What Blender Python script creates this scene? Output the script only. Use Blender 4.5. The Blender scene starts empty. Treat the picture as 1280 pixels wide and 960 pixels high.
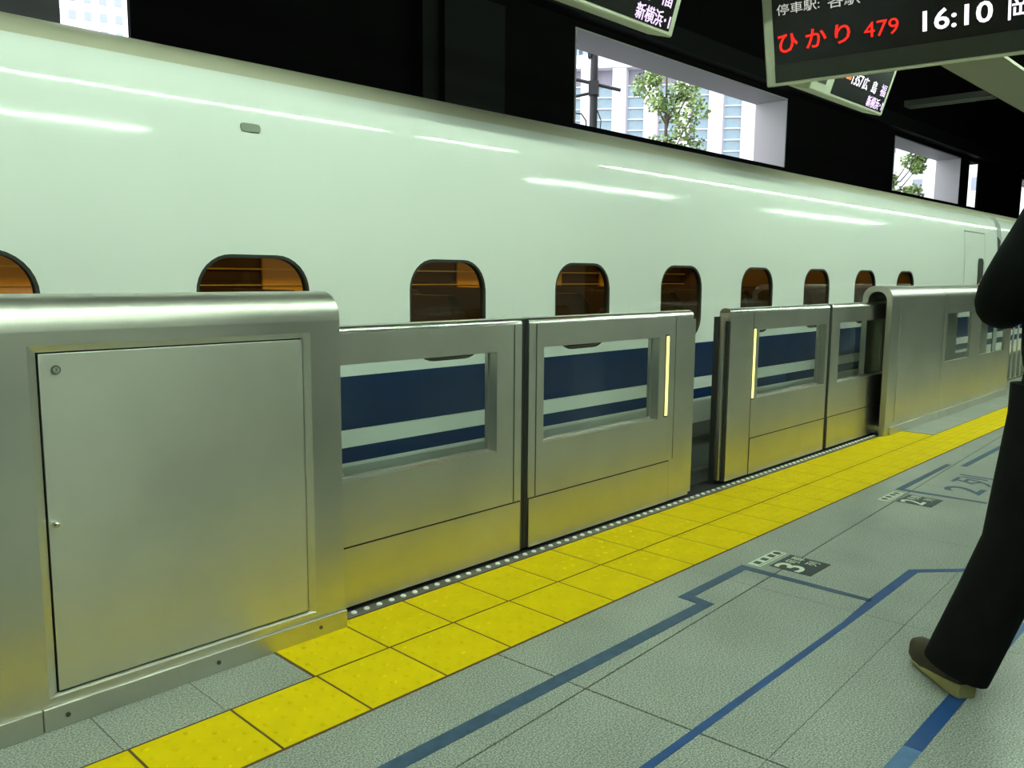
import bpy, bmesh, math, random
from mathutils import Vector, Matrix
random.seed(7)
S = bpy.context.scene
COL = S.collection
PI = math.pi

# ------------------------------------------------------------------ camera
F_PX = 1048.48
cam_d = bpy.data.cameras.new('camera')
cam = bpy.data.objects.new('camera', cam_d)
COL.objects.link(cam)
cam_d.sensor_width = 36.0
cam_d.lens = F_PX / 1280.0 * 36.0
cam_d.clip_start = 0.05
cam_d.clip_end = 400
yaw, pitch, roll = 0.805134, -0.129017, 0.008098
fw = Vector((math.sin(yaw) * math.cos(pitch), math.cos(yaw) * math.cos(pitch), math.sin(pitch)))
rt = Vector((math.cos(yaw), -math.sin(yaw), 0))
up = rt.cross(fw)
r2 = math.cos(roll) * rt + math.sin(roll) * up
u2 = -math.sin(roll) * rt + math.cos(roll) * up
cam.matrix_world = Matrix(((r2.x, u2.x, -fw.x, -1.42679), (r2.y, u2.y, -fw.y, -1.94199), (r2.z, u2.z, -fw.z, 1.29881), (0, 0, 0, 1)))
S.camera = cam

# ------------------------------------------------------------------ world and exposure
w = bpy.data.worlds.new('overcast_sky')
S.world = w
w.use_nodes = True
bgn = w.node_tree.nodes['Background']
bgn.inputs[0].default_value = (0.90, 0.96, 1.0, 1)
bgn.inputs[1].default_value = 1.1
S.view_settings.view_transform = 'Standard'
S.view_settings.look = 'None'
S.view_settings.gamma = 1.0
S.view_settings.use_curve_mapping = False
S.view_settings.exposure = 1.75
S.cycles.use_denoising = True
S.cycles.max_bounces = 8
S.cycles.sample_clamp_indirect = 6.0
TUBE_POWER = 38.0        # emission of the platform's fluorescent tubes
ROW_A, ROW_B, LAMP_Z = -0.78, -2.85, 3.46
TUBE_COL = (0.77, 1.0, 0.79)

# ------------------------------------------------------------------ materials
MATS = {}

def nodes_of(name):
    m = bpy.data.materials.new(name)
    m.use_nodes = True
    nt = m.node_tree
    b = nt.nodes['Principled BSDF']
    return m, nt, b

def plain(name, col, rough=0.5, metal=0.0, spec=0.5, noise=0.0, scale=30, bump=0.0, coat=0.0):
    m, nt, b = nodes_of(name)
    b.inputs['Base Color'].default_value = (*col, 1)
    b.inputs['Roughness'].default_value = rough
    b.inputs['Metallic'].default_value = metal
    b.inputs['Specular IOR Level'].default_value = spec
    b.inputs['Coat Weight'].default_value = coat
    b.inputs['Coat Roughness'].default_value = 0.03
    if noise > 0 or bump > 0:
        tc = nt.nodes.new('ShaderNodeTexCoord')
        n = nt.nodes.new('ShaderNodeTexNoise')
        n.inputs['Scale'].default_value = scale
        n.inputs['Detail'].default_value = 4
        nt.links.new(tc.outputs['Object'], n.inputs['Vector'])
        if noise > 0:
            r = nt.nodes.new('ShaderNodeValToRGB')
            r.color_ramp.elements[0].position = 0.3
            r.color_ramp.elements[1].position = 0.7
            r.color_ramp.elements[0].color = (*[c * (1 - noise) for c in col], 1)
            r.color_ramp.elements[1].color = (*[min(1, c * (1 + noise)) for c in col], 1)
            nt.links.new(n.outputs['Fac'], r.inputs['Fac'])
            nt.links.new(r.outputs['Color'], b.inputs['Base Color'])
        if bump > 0:
            bp = nt.nodes.new('ShaderNodeBump')
            bp.inputs['Strength'].default_value = bump
            bp.inputs['Distance'].default_value = 0.01
            nt.links.new(n.outputs['Fac'], bp.inputs['Height'])
            nt.links.new(bp.outputs['Normal'], b.inputs['Normal'])
    MATS[name] = m
    return m

def emit(name, col, strength):
    m, nt, b = nodes_of(name)
    b.inputs['Base Color'].default_value = (*[c * 0.15 for c in col], 1)
    b.inputs['Emission Color'].default_value = (*col, 1)
    b.inputs['Emission Strength'].default_value = strength
    MATS[name] = m
    return m

def steel(name, col, rough):
    """brushed stainless steel: grain runs along the platform"""
    m, nt, b = nodes_of(name)
    b.inputs['Metallic'].default_value = 1.0
    tc = nt.nodes.new('ShaderNodeTexCoord')
    tg = nt.nodes.new('ShaderNodeCombineXYZ')      # grain along the platform: reflections smear upright
    tg.inputs[0].default_value = 0.05
    tg.inputs[1].default_value = 0.3
    tg.inputs[2].default_value = 1.0
    nt.links.new(tg.outputs[0], b.inputs['Tangent'])
    b.inputs['Anisotropic'].default_value = 0.6
    n2 = nt.nodes.new('ShaderNodeTexNoise')
    n2.inputs['Scale'].default_value = 2.2
    n2.inputs['Detail'].default_value = 4
    nt.links.new(tc.outputs['Object'], n2.inputs['Vector'])
    r = nt.nodes.new('ShaderNodeValToRGB')
    r.color_ramp.elements[0].position = 0.35
    r.color_ramp.elements[1].position = 0.68
    r.color_ramp.elements[0].color = (*[c * 0.93 for c in col], 1)
    r.color_ramp.elements[1].color = (*[c * 1.06 for c in col], 1)
    nt.links.new(n2.outputs['Fac'], r.inputs['Fac'])
    nt.links.new(r.outputs['Color'], b.inputs['Base Color'])
    mr = nt.nodes.new('ShaderNodeMapRange')
    mr.inputs['To Min'].default_value = rough - 0.04
    mr.inputs['To Max'].default_value = rough + 0.05
    nt.links.new(n2.outputs['Fac'], mr.inputs['Value'])
    nt.links.new(mr.outputs['Result'], b.inputs['Roughness'])
    MATS[name] = m
    return m

def granite(name, c0, c1, c2, rough):
    m, nt, b = nodes_of(name)
    tc = nt.nodes.new('ShaderNodeTexCoord')
    n = nt.nodes.new('ShaderNodeTexNoise')
    n.inputs['Scale'].default_value = 185
    n.inputs['Detail'].default_value = 3
    nt.links.new(tc.outputs['Generated' if False else 'Object'], n.inputs['Vector'])
    r = nt.nodes.new('ShaderNodeValToRGB')
    r.color_ramp.elements[0].position = 0.34
    r.color_ramp.elements[0].color = (*c0, 1)
    r.color_ramp.elements[1].position = 0.66
    r.color_ramp.elements[1].color = (*c2, 1)
    e = r.color_ramp.elements.new(0.5)
    e.color = (*c1, 1)
    nt.links.new(n.outputs['Fac'], r.inputs['Fac'])
    n2 = nt.nodes.new('ShaderNodeTexNoise')
    n2.inputs['Scale'].default_value = 2.5
    n2.inputs['Detail'].default_value = 5
    nt.links.new(tc.outputs['Object'], n2.inputs['Vector'])
    mr = nt.nodes.new('ShaderNodeMapRange')
    mr.inputs['From Min'].default_value = 0.3
    mr.inputs['From Max'].default_value = 0.7
    mr.inputs['To Min'].default_value = 0.86
    mr.inputs['To Max'].default_value = 1.1
    nt.links.new(n2.outputs['Fac'], mr.inputs['Value'])
    mx = nt.nodes.new('ShaderNodeMixRGB')
    mx.blend_type = 'MULTIPLY'
    mx.inputs['Fac'].default_value = 1
    nt.links.new(r.outputs['Color'], mx.inputs['Color1'])
    nt.links.new(mr.outputs['Result'], mx.inputs['Color2'])
    nt.links.new(mx.outputs['Color'], b.inputs['Base Color'])
    b.inputs['Roughness'].default_value = rough
    MATS[name] = m
    return m

def glass(name, tint, gloss=0.08, rough=0.02):
    m = bpy.data.materials.new(name)
    m.use_nodes = True
    nt = m.node_tree
    nt.nodes.clear()
    out = nt.nodes.new('ShaderNodeOutputMaterial')
    mix = nt.nodes.new('ShaderNodeMixShader')
    t = nt.nodes.new('ShaderNodeBsdfTransparent')
    t.inputs[0].default_value = (*tint, 1)
    g = nt.nodes.new('ShaderNodeBsdfGlossy')
    g.inputs['Roughness'].default_value = rough
    fc = nt.nodes.new('ShaderNodeLayerWeight')
    fc.inputs['Blend'].default_value = 0.5
    pw = nt.nodes.new('ShaderNodeMath')
    pw.operation = 'POWER'
    pw.inputs[1].default_value = 4.0
    lw = nt.nodes.new('ShaderNodeMath')
    lw.operation = 'MULTIPLY'
    lw.inputs[1].default_value = 0.6
    nt.links.new(fc.outputs['Facing'], pw.inputs[0])
    nt.links.new(pw.outputs[0], lw.inputs[0])
    ad = nt.nodes.new('ShaderNodeMath')
    ad.operation = 'ADD'
    ad.use_clamp = True
    ad.inputs[1].default_value = gloss
    nt.links.new(lw.outputs[0], ad.inputs[0])
    nt.links.new(ad.outputs[0], mix.inputs[0])
    nt.links.new(t.outputs[0], mix.inputs[1])
    nt.links.new(g.outputs[0], mix.inputs[2])
    nt.links.new(mix.outputs[0], out.inputs[0])
    MATS[name] = m
    return m

steel('steel', (0.62, 0.605, 0.55), 0.32)
steel('steel_panel', (0.68, 0.67, 0.61), 0.42)
steel('steel_polished', (0.74, 0.75, 0.68), 0.20)
plain('steel_dark', (0.10, 0.105, 0.09), 0.4, metal=0.6)
plain('rubber', (0.012, 0.013, 0.012), 0.6)
plain('black_gap', (0.008, 0.008, 0.008), 0.8)
granite('granite', (0.10, 0.11, 0.098), (0.275, 0.29, 0.262), (0.49, 0.51, 0.46), 0.34)
plain('joint', (0.055, 0.06, 0.04), 0.9)
plain('joint_brown', (0.11, 0.06, 0.012), 0.9)
plain('tactile_yellow', (0.72, 0.52, 0.0), 0.75, spec=0.12, noise=0.05, scale=9)
plain('sill', (0.16, 0.14, 0.12), 0.5, metal=0.3)
plain('stud', (0.97, 0.97, 0.95), 0.3)
plain('tape_blue', (0.009, 0.055, 0.20), 0.42, noise=0.12, scale=14)
plain('tape_worn', (0.034, 0.072, 0.135), 0.5, noise=0.22, scale=25)
plain('tape_pale', (0.06, 0.14, 0.29), 0.45, noise=0.2, scale=18)
plain('sticker_black', (0.03, 0.04, 0.045), 0.5)
plain('sticker_white', (0.66, 0.72, 0.58), 0.5)
plain('train_white', (0.80, 0.83, 0.79), 0.10, coat=0.3)
plain('train_roof', (0.50, 0.48, 0.36), 0.35)
plain('train_blue', (0.007, 0.026, 0.10), 0.14)
plain('train_skirt', (0.20, 0.21, 0.20), 0.5)
plain('train_under', (0.03, 0.03, 0.03), 0.8)
plain('train_seal', (0.02, 0.022, 0.018), 0.45)
plain('train_mark', (0.16, 0.19, 0.15), 0.4)
glass('train_glass', (0.58, 0.52, 0.34), 0.04)
glass('gate_glass', (0.80, 0.86, 0.82), 0.05)
plain('cabin_wall', (0.12, 0.065, 0.014), 0.6)
plain('cabin_dado', (0.05, 0.028, 0.015), 0.7)
plain('cabin_ceiling', (0.55, 0.40, 0.20), 0.6)
plain('cabin_seat', (0.035, 0.020, 0.014), 0.8, noise=0.2)
plain('cabin_rack', (0.40, 0.26, 0.05), 0.4)
emit('cabin_lamp', (1.0, 0.76, 0.30), 6.0)
plain('cabin_amber_glow', (0.75, 0.43, 0.02), 0.6)
plain('cabin_highlight', (0.95, 0.70, 0.10), 0.3)
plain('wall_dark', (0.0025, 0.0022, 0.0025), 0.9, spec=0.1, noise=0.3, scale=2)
plain('column_grey', (0.13, 0.12, 0.13), 0.8, noise=0.1, scale=2)
plain('column_dark', (0.02, 0.018, 0.014), 0.6)
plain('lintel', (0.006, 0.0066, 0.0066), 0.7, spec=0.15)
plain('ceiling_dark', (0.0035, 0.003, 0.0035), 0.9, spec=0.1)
plain('reveal_white', (0.40, 0.38, 0.40), 0.5)
plain('beige_panel', (0.20, 0.19, 0.12), 0.6)
plain('back_wall', (0.62, 0.63, 0.60), 0.6, noise=0.08, scale=1.5)
plain('concrete', (0.10, 0.10, 0.09), 0.9, noise=0.2, scale=4)
plain('lamp_body', (0.75, 0.76, 0.70), 0.5)
emit('tube', TUBE_COL, TUBE_POWER)
emit('tube_row_b', TUBE_COL, TUBE_POWER * 0.72)
plain('sign_frame', (0.50, 0.52, 0.40), 0.45)
plain('sign_black', (0.006, 0.006, 0.006), 0.25)
plain('sign_band', (0.02, 0.022, 0.016), 0.35)
emit('led_red', (1.0, 0.015, 0.008), 0.42)
emit('led_white', (0.95, 0.88, 1.0), 0.48)
emit('led_dim', (0.75, 0.78, 0.70), 0.2)
emit('led_violet', (0.80, 0.60, 1.0), 0.42)
emit('led_orange', (1.0, 0.16, 0.02), 0.38)
emit('led_yellow', (1.0, 0.80, 0.35), 0.34)
emit('door_light', (1.0, 0.98, 0.26), 0.50)
plain('jacket', (0.0035, 0.0042, 0.004), 0.9, spec=0.12, noise=0.25, scale=12, bump=0.3)
plain('trousers', (0.0055, 0.0055, 0.0058), 0.9, spec=0.15, noise=0.25, scale=14, bump=0.3)
plain('shoe_brown', (0.042, 0.030, 0.014), 0.7, noise=0.2, scale=30)
plain('shoe_sole', (0.36, 0.31, 0.12), 0.6)
plain('lace', (0.16, 0.15, 0.12), 0.8)
plain('skin', (0.50, 0.30, 0.20), 0.55)
plain('hair', (0.012, 0.010, 0.009), 0.6)
plain('eye', (0.02, 0.015, 0.01), 0.2)
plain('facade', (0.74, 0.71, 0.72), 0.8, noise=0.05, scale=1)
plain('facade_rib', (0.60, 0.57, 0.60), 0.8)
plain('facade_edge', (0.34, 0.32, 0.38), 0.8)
plain('facade_bright', (0.88, 0.89, 0.92), 0.8)
plain('pane_blue', (0.27, 0.38, 0.44), 0.15, noise=0.25, scale=0.6)
plain('pane_grey', (0.30, 0.34, 0.40), 0.2)
plain('mullion', (0.72, 0.76, 0.78), 0.6)
plain('street', (0.14, 0.14, 0.14), 0.9)
plain('pole_metal', (0.012, 0.012, 0.014), 0.6)
plain('bark', (0.10, 0.075, 0.06), 0.9, noise=0.3)
plain('leaf', (0.24, 0.34, 0.11), 0.6, noise=0.5, scale=2.2)
plain('duct', (0.016, 0.016, 0.014), 0.6)

# ------------------------------------------------------------------ object helpers
WL = {}

def tag(o, label, cat, group=None):
    o['label'] = label
    o['category'] = cat
    if group:
        o['group'] = group
    return o

def thing(name, label, cat, loc=(0, 0, 0), rotz=0.0, group=None):
    o = bpy.data.objects.new(name, None)
    o.empty_display_size = 0.1
    COL.objects.link(o)
    o.location = loc
    o.rotation_euler = (0, 0, rotz)
    WL[o.name] = Vector(loc)
    return tag(o, label, cat, group)

def link(name, me, parent=None, loc=None, local=False):
    o = bpy.data.objects.new(name, me)
    COL.objects.link(o)
    if parent is not None:
        o.parent = parent
        WL[o.name] = WL.get(parent.name, Vector((0, 0, 0)))
    else:
        WL[o.name] = Vector((0, 0, 0))
    if loc is not None:
        o.location = loc
    return o

class MB:
    """collects shapes, builds them as one mesh"""
    def __init__(s):
        s.v, s.f, s.sm = [], [], []

    def add(s, vs, fs, smooth=False):
        o = len(s.v)
        s.v += [tuple(v) for v in vs]
        s.f += [[i + o for i in f] for f in fs]
        s.sm += [smooth] * len(fs)
        return s

    def box(s, x0, x1, y0, y1, z0, z1):
        vs = [(x, y, z) for z in (z0, z1) for y in (y0, y1) for x in (x0, x1)]
        return s.add(vs, [(0, 2, 3, 1), (4, 5, 7, 6), (0, 1, 5, 4), (2, 6, 7, 3), (0, 4, 6, 2), (1, 3, 7, 5)])

    def prism(s, poly, z0, z1):
        n = len(poly)
        a = sum(poly[i][0] * poly[(i + 1) % n][1] - poly[(i + 1) % n][0] * poly[i][1] for i in range(n))
        if a < 0:
            poly = poly[::-1]
        vs = [(x, y, z0) for x, y in poly] + [(x, y, z1) for x, y in poly]
        fs = [list(range(n))[::-1], list(range(n, 2 * n))]
        fs += [(i, (i + 1) % n, n + (i + 1) % n, n + i) for i in range(n)]
        return s.add(vs, fs)

    def extrude_x(s, prof, x0, x1, smooth=False, caps=True):
        """closed profile of (y, z), extruded along x"""
        n = len(prof)
        vs = [(x0, y, z) for y, z in prof] + [(x1, y, z) for y, z in prof]
        fs = [(i, n + i, n + (i + 1) % n, (i + 1) % n) for i in range(n)]
        s.add(vs, fs, smooth)
        if caps:
            s.add(vs, [list(range(n)), list(range(n, 2 * n))[::-1]])
        return s

    def tube(s, pts, rad, n=10, smooth=True, caps=True):
        """tube through points; rad is a number, or per-point number or (a, b)"""
        pts = [Vector(p) for p in pts]
        k = len(pts)
        rr = rad if isinstance(rad, (list, tuple)) else [rad] * k
        vs, fs = [], []
        ref = None
        for i, p in enumerate(pts):
            t = (pts[min(i + 1, k - 1)] - pts[max(i - 1, 0)])
            t.normalize()
            if ref is None:
                ref = Vector((1, 0, 0)) if abs(t.x) < 0.9 else Vector((0, 1, 0))
            a = (ref - t * ref.dot(t))
            a.normalize()
            ref = a
            b = t.cross(a)
            ra, rb = (rr[i] if isinstance(rr[i], (list, tuple)) else (rr[i], rr[i]))
            for j in range(n):
                q = 2 * PI * j / n
                vs.append(p + a * (ra * math.cos(q)) + b * (rb * math.sin(q)))
        for i in range(k - 1):
            for j in range(n):
                fs.append((i * n + j, i * n + (j + 1) % n, (i + 1) * n + (j + 1) % n, (i + 1) * n + j))
        s.add(vs, fs, smooth)
        if caps:
            s.add(vs, [list(range(n))[::-1], [(k - 1) * n + j for j in range(n)]])
        return s

    def rings(s, rings, smooth=True, cap0=True, cap1=True):
        n = len(rings[0])
        vs = [v for r in rings for v in r]
        fs = []
        for i in range(len(rings) - 1):
            for j in range(n):
                fs.append((i * n + j, i * n + (j + 1) % n, (i + 1) * n + (j + 1) % n, (i + 1) * n + j))
        s.add(vs, fs, smooth)
        if cap0:
            s.add(rings[0], [list(range(n))[::-1]], smooth)
        if cap1:
            s.add(rings[-1], [list(range(n))], smooth)
        return s

    def ball(s, c, r, nu=12, nv=8, sc=(1, 1, 1)):
        rings = []
        for i in range(1, nv):
            t = PI * i / nv
            rings.append([(c[0] + r * sc[0] * math.sin(t) * math.cos(2 * PI * j / nu), c[1] + r * sc[1] * math.sin(t) * math.sin(2 * PI * j / nu), c[2] - r * sc[2] * math.cos(t)) for j in range(nu)])
        return s.rings(rings)

    def frame_xz(s, o, i, y0, y1):
        """slab in the xz plane with a rectangular hole: o, i = (x0, x1, z0, z1)"""
        def cr(r, y):
            return [(r[0], y, r[2]), (r[1], y, r[2]), (r[1], y, r[3]), (r[0], y, r[3])]
        vs = cr(o, y0) + cr(i, y0) + cr(o, y1) + cr(i, y1)
        fs = []
        for k in range(4):
            m = (k + 1) % 4
            fs += [(k, m, 4 + m, 4 + k), (8 + m, 8 + k, 12 + k, 12 + m), (m, k, 8 + k, 8 + m), (4 + k, 4 + m, 12 + m, 12 + k)]
        return s.add(vs, fs)

    def mesh(s, name, off=(0, 0, 0)):
        me = bpy.data.meshes.new(name)
        me.from_pydata([(v[0] - off[0], v[1] - off[1], v[2] - off[2]) for v in s.v], [], s.f)
        me.polygons.foreach_set('use_smooth', s.sm)
        me.validate()
        bm = bmesh.new()
        bm.from_mesh(me)
        bmesh.ops.remove_doubles(bm, verts=bm.verts, dist=1e-6)
        bmesh.ops.recalc_face_normals(bm, faces=bm.faces)
        bm.to_mesh(me)
        bm.free()
        me.set_sharp_from_angle(angle=math.radians(38))
        return me

    def build(s, name, mat, parent=None, local=False, bevel=0.0, seg=2, kind=None):
        off = (0, 0, 0)
        if parent is not None and not local:
            off = WL.get(parent.name, Vector((0, 0, 0)))
        me = s.mesh(name, off)
        me.materials.append(MATS[mat])
        if bevel > 0:
            bm = bmesh.new()
            bm.from_mesh(me)
            es = [e for e in bm.edges if len(e.link_faces) == 2 and e.calc_face_angle(0) > 0.6]
            bmesh.ops.bevel(bm, geom=es, offset=bevel, segments=seg, affect='EDGES', profile=0.5)
            bm.to_mesh(me)
            bm.free()
        o = link(name, me, parent)
        if kind:
            o['kind'] = kind
        return o

def struct(mb, name, mat, label=None):
    o = mb.build(name, mat)
    o['kind'] = 'structure'
    if label:
        o['label'] = label
    return o

def text_mesh(body, width=None, height=None, ext=0.001, bold=0.0):
    c = bpy.data.curves.new('lettering', 'FONT')
    c.body = body
    c.extrude = ext
    c.offset = bold
    c.resolution_u = 3
    o = bpy.data.objects.new('lettering', c)
    COL.objects.link(o)
    dg = bpy.context.evaluated_depsgraph_get()
    me = bpy.data.meshes.new_from_object(o.evaluated_get(dg))
    bpy.data.objects.remove(o)
    xs = [v.co.x for v in me.vertices]
    ys = [v.co.y for v in me.vertices]
    x0, x1, y0, y1 = min(xs), max(xs), min(ys), max(ys)
    sx = (width / (x1 - x0)) if width else None
    sy = (height / (y1 - y0)) if height else None
    sx = sx or sy
    sy = sy or sx
    for v in me.vertices:
        v.co.x = (v.co.x - x0) * sx
        v.co.y = (v.co.y - y0) * sy
    return me

def lettering(body, mat, parent, m4, width=None, height=None, ext=0.001, bold=0.0, name='lettering'):
    me = text_mesh(body, width, height, ext, bold)
    me.materials.clear()
    me.materials.append(MATS[mat])
    o = link(name, me, parent)
    o.matrix_local = m4
    return o

# ================================================================== THE SETTING
FLX0, FLX1 = -4.0, 46.0
fl = MB()
fl.box(FLX0, FLX1, -9.0, 1.05, -0.30, -0.003)
floor = struct(fl, 'floor', 'joint')
WL[floor.name] = Vector((0, 0, 0))

def clip(poly, f):
    out = []
    n = len(poly)
    for i in range(n):
        a, b = poly[i], poly[(i + 1) % n]
        fa, fb = f(a), f(b)
        if fa >= 0:
            out.append(a)
        if (fa >= 0) != (fb >= 0):
            t = fa / (fa - fb)
            out.append((a[0] + (b[0] - a[0]) * t, a[1] + (b[1] - a[1]) * t))
    return out

# granite slabs, laid a couple of degrees off the platform edge
ang = math.radians(2.55)
ex = Vector((math.cos(ang), math.sin(ang)))
ey = Vector((-math.sin(ang) - 0.02, math.cos(ang)))
org = Vector((0.5535, -0.3735))
PX, PY = 1.2, 0.6
slab_far = MB()
for i in range(-5, 34):
    for j in range(-15, 4):
        dark_x = (i == 0)
        gl = 0.0035 if i == 0 else 0.0012
        gr = 0.0035 if i + 1 == 0 else 0.0012
        gb = 0.003 if j == 0 else 0.001
        gt = 0.003 if j + 1 == 0 else 0.001
        c = []
        for a, b in ((0, 0), (1, 0), (1, 1), (0, 1)):
            u = (i + a) * PX + (gl if a == 0 else -gr)
            v = (j + b) * PY + (gb if b == 0 else -gt)
            c.append(tuple(org + ex * u + ey * v))
        c = clip(c, lambda p: -0.006 - p[1])
        if len(c) >= 3:
            c = clip(c, lambda p: p[1] + 8.95)
        if len(c) >= 3:
            c = clip(c, lambda p: p[0] - FLX0)
        if len(c) >= 3:
            c = clip(c, lambda p: FLX1 - p[0])
        if len(c) < 3:
            continue
        if i <= 11 and j >= -4 and i >= -2:
            MB().prism(c, -0.03, 0.0).build('floor_slab', 'granite', floor)
        else:
            slab_far.prism(c, -0.03, 0.0)
slab_far.build('floor_slab_field', 'granite', floor, kind='stuff')

# strip slabs between the tactile row and the cabinets
for (xa, xb) in ((-3.9, -0.01), (6.02, 14.4)):
    n = round((xb - xa) / 0.3)
    for k in range(n):
        x1 = xb - k * 0.3
        x0 = x1 - 0.3
        MB().box(x0 + 0.0014, x1 - 0.0014, 0.306, 0.62, -0.03, 0.0).build('floor_slab', 'granite', floor)
MB().box(14.4, FLX1, 0.306, 1.04, -0.03, 0.0).build('floor_slab', 'granite', floor)
MB().box(FLX0, FLX1, 0.95, 1.045, -0.05, -0.002).build('platform_edge', 'concrete', floor)

MB().box(9.26, 14.4, 0.621, 0.948, -0.03, 0.0).build('floor_slab', 'granite', floor)
# tactile tiles with truncated domes
def tile_mesh():
    m = MB()
    h = 0.1458
    m.box(-h, h, -h, h, -0.03, 0.0015)
    for a in range(5):
        for b in range(5):
            cx, cy = -0.118 + a * 0.059, -0.118 + b * 0.059
            r0, r1, n = 0.0115, 0.007, 8
            m.rings([[(cx + r * math.cos(2 * PI * q / n), cy + r * math.sin(2 * PI * q / n), z) for q in range(n)] for r, z in ((r0, 0.0015), (r1, 0.005))], smooth=False, cap0=False)
    me = m.mesh('tactile_tile')
    me.materials.append(MATS['tactile_yellow'])
    return me
TILE = tile_mesh()
MB().box(FLX0, FLX1, -0.006, 0.306, -0.03, 0.0002).box(-0.01, 6.02, 0.3, 0.603, -0.03, 0.0002).build('tile_bedding', 'joint_brown', floor)
for k in range(-13, 50):
    link('tactile_tile', TILE, floor, (0.15 + 0.3 * k, 0.15, 0))
for k in range(0, 20):
    link('tactile_tile', TILE, floor, (0.145 + 0.3 * k, 0.4505, 0))
far_tiles = MB()
far_tiles.box(15.0, FLX1, 0.002, 0.298, -0.03, 0.0015)
far_tiles.build('tactile_tile_field', 'tactile_yellow', floor, kind='stuff')

# walls, ceiling, track bed
TY = 1.16
tb = MB()
tb.box(-16, FLX1, 1.05, 6.0, -1.5, -1.2)
struct(tb, 'trackbed_floor', 'concrete')
MB_face = MB().box(FLX0, FLX1, 1.02, 1.05, -1.2, -0.05)
struct(MB_face, 'trim_9', 'concrete')
# rails
for yy in (2.12, 3.555):
    r = MB().box(-16, FLX1, yy - 0.035, yy + 0.035, -1.12, -1.06).box(-16, FLX1, yy - 0.01, yy + 0.01, -1.18, -1.12).box(-16, FLX1, yy - 0.06, yy + 0.06, -1.2, -1.18)
    o = r.build('rail', 'steel_dark')
    o['kind'] = 'structure'

WY, WD, WT, WS = 6.0, 0.66, 4.77, 3.46
OPN = [(1.23, 1.86), (8.06, 14.56), (20.3, 25.5), (26.35, 27.35), (32.3, 37.0)]
wm = MB()
xs = -16.0
for a, b in OPN:
    wm.box(xs, a, WY, WY + (WD if 5 < xs < 25 or xs < 0 else 0.06), -1.2, 6.4)
    wm.box(a, b, WY, WY + WD, -1.2, WS if a > 5 else 3.0)
    wm.box(a, b, WY, WY + WD, WT, 6.4)
    xs = b
wm.box(xs, FLX1, WY, WY + 0.06, -1.2, 6.4)
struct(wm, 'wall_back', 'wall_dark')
for k, (a, b) in enumerate(OPN):
    if k in (0, 3):
        continue
    t = MB()
    t.box(a, b, WY - 0.01, WY + WD, WT - 0.03, WT)
    t.box(b - 0.03, b, WY - 0.01, WY + WD, WS, WT - 0.03)
    t.box(a, a + 0.03, WY - 0.01, WY + WD, WS, WT - 0.03)
    struct(t, 'trim_%d' % k, 'reveal_white')
# lintel beam and wall piers that catch a little light
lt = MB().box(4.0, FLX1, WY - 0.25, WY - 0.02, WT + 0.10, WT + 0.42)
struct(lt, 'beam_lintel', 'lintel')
pr = MB().box(-16, 1.23, WY - 0.12, WY - 0.001, -1.2, 6.4)
struct(pr, 'pier_wall', 'column_grey')
pr = MB().box(5.35, 6.35, WY - 0.3, WY - 0.001, -1.2, 4.6).box(5.1, 5.35, WY - 0.2, WY - 0.001, -1.2, 6.4)
struct(pr, 'pier_wall', 'lintel')
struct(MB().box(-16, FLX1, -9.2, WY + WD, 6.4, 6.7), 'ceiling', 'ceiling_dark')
struct(MB().box(FLX0, 15.0, -9.2, -9.0, -0.3, 6.4), 'wall_front', 'back_wall')
struct(MB().box(15.0, FLX1, -9.2, -9.0, -0.3, 6.4), 'wall_front_far', 'wall_dark')  # unseen wall coloured pale near, dark far, to darken reflections in the far steel
for cxx in (3.45, 13.45, 23.45):
    struct(MB().box(cxx - 0.32, cxx + 0.32, -5.4, -4.8, 0.0, 6.4), 'column', 'column_dark')
struct(MB().box(FLX0 - 0.2, FLX0, -9.2, 1.05, -0.3, 6.4), 'wall_left', 'wall_dark')
struct(MB().box(-16.2, -16, 1.05, WY + WD, -1.5, 6.4).box(-16, FLX0, 1.05, 1.10, 2.6, 6.4), 'wall_left_track', 'wall_dark')
struct(MB().box(FLX1, FLX1 + 0.2, -9.2, WY + WD, -1.5, 6.4), 'wall_right', 'wall_dark')

# beige soffit along the platform, with a dim cross duct
struct(MB().box(-3.9, 30.0, 0.13, 0.60, 3.1, 3.125), 'soffit_panel', 'beige_panel')
o = tag(MB().box(8.05, 8.25, 0.62, 1.45, 3.10, 3.16).build('cable_duct', 'duct'), 'dim grey cable duct under the dark ceiling beside the beige soffit', 'duct')

# ------------------------------------------------------------------ fluorescent lamps over the platform
def lamp(x0, x1, y, z, label, group, tmat='tube'):
    t = thing('ceiling_lamp', label, 'lamp', ((x0 + x1) / 2, y, z), 0, group)
    MB().box(x0, x1, y - 0.07, y + 0.07, z + 0.05, z + 0.11).build('housing', 'lamp_body', t, bevel=0.008)
    n = max(1, round((x1 - x0) / 1.2))
    L = (x1 - x0) / n
    for k in range(n):
        MB().tube([(x0 + k * L + 0.03, y, z), (x0 + (k + 1) * L - 0.03, y, z)], 0.017, 8).build('tube', tmat, t)
    for xx in (x0 + 0.3, x1 - 0.3):
        MB().tube([(xx, y, z + 0.11), (xx, y, 6.4)], 0.012, 6).build('hanger', 'duct', t)

for x0, x1 in ((-3.8, -1.05), (-1.0, 1.48), (1.56, 2.89), (3.29, 6.65), (6.7, 10.25), (10.3, 13.85), (13.9, 17.45), (17.5, 21.05)):
    lamp(x0, x1, ROW_A, LAMP_Z, 'fluorescent tube lamp in the row hung above the yellow tactile paving', 'fluorescent lamps above the paving')
for k in range(3):
    lamp(max(-3.8, -3.05 + k * 8.15), 1.75 + k * 8.15, ROW_B, LAMP_Z, 'fluorescent tube lamp in the row hung over the middle of the platform', 'fluorescent lamps over mid platform', 'tube_row_b')

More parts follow.
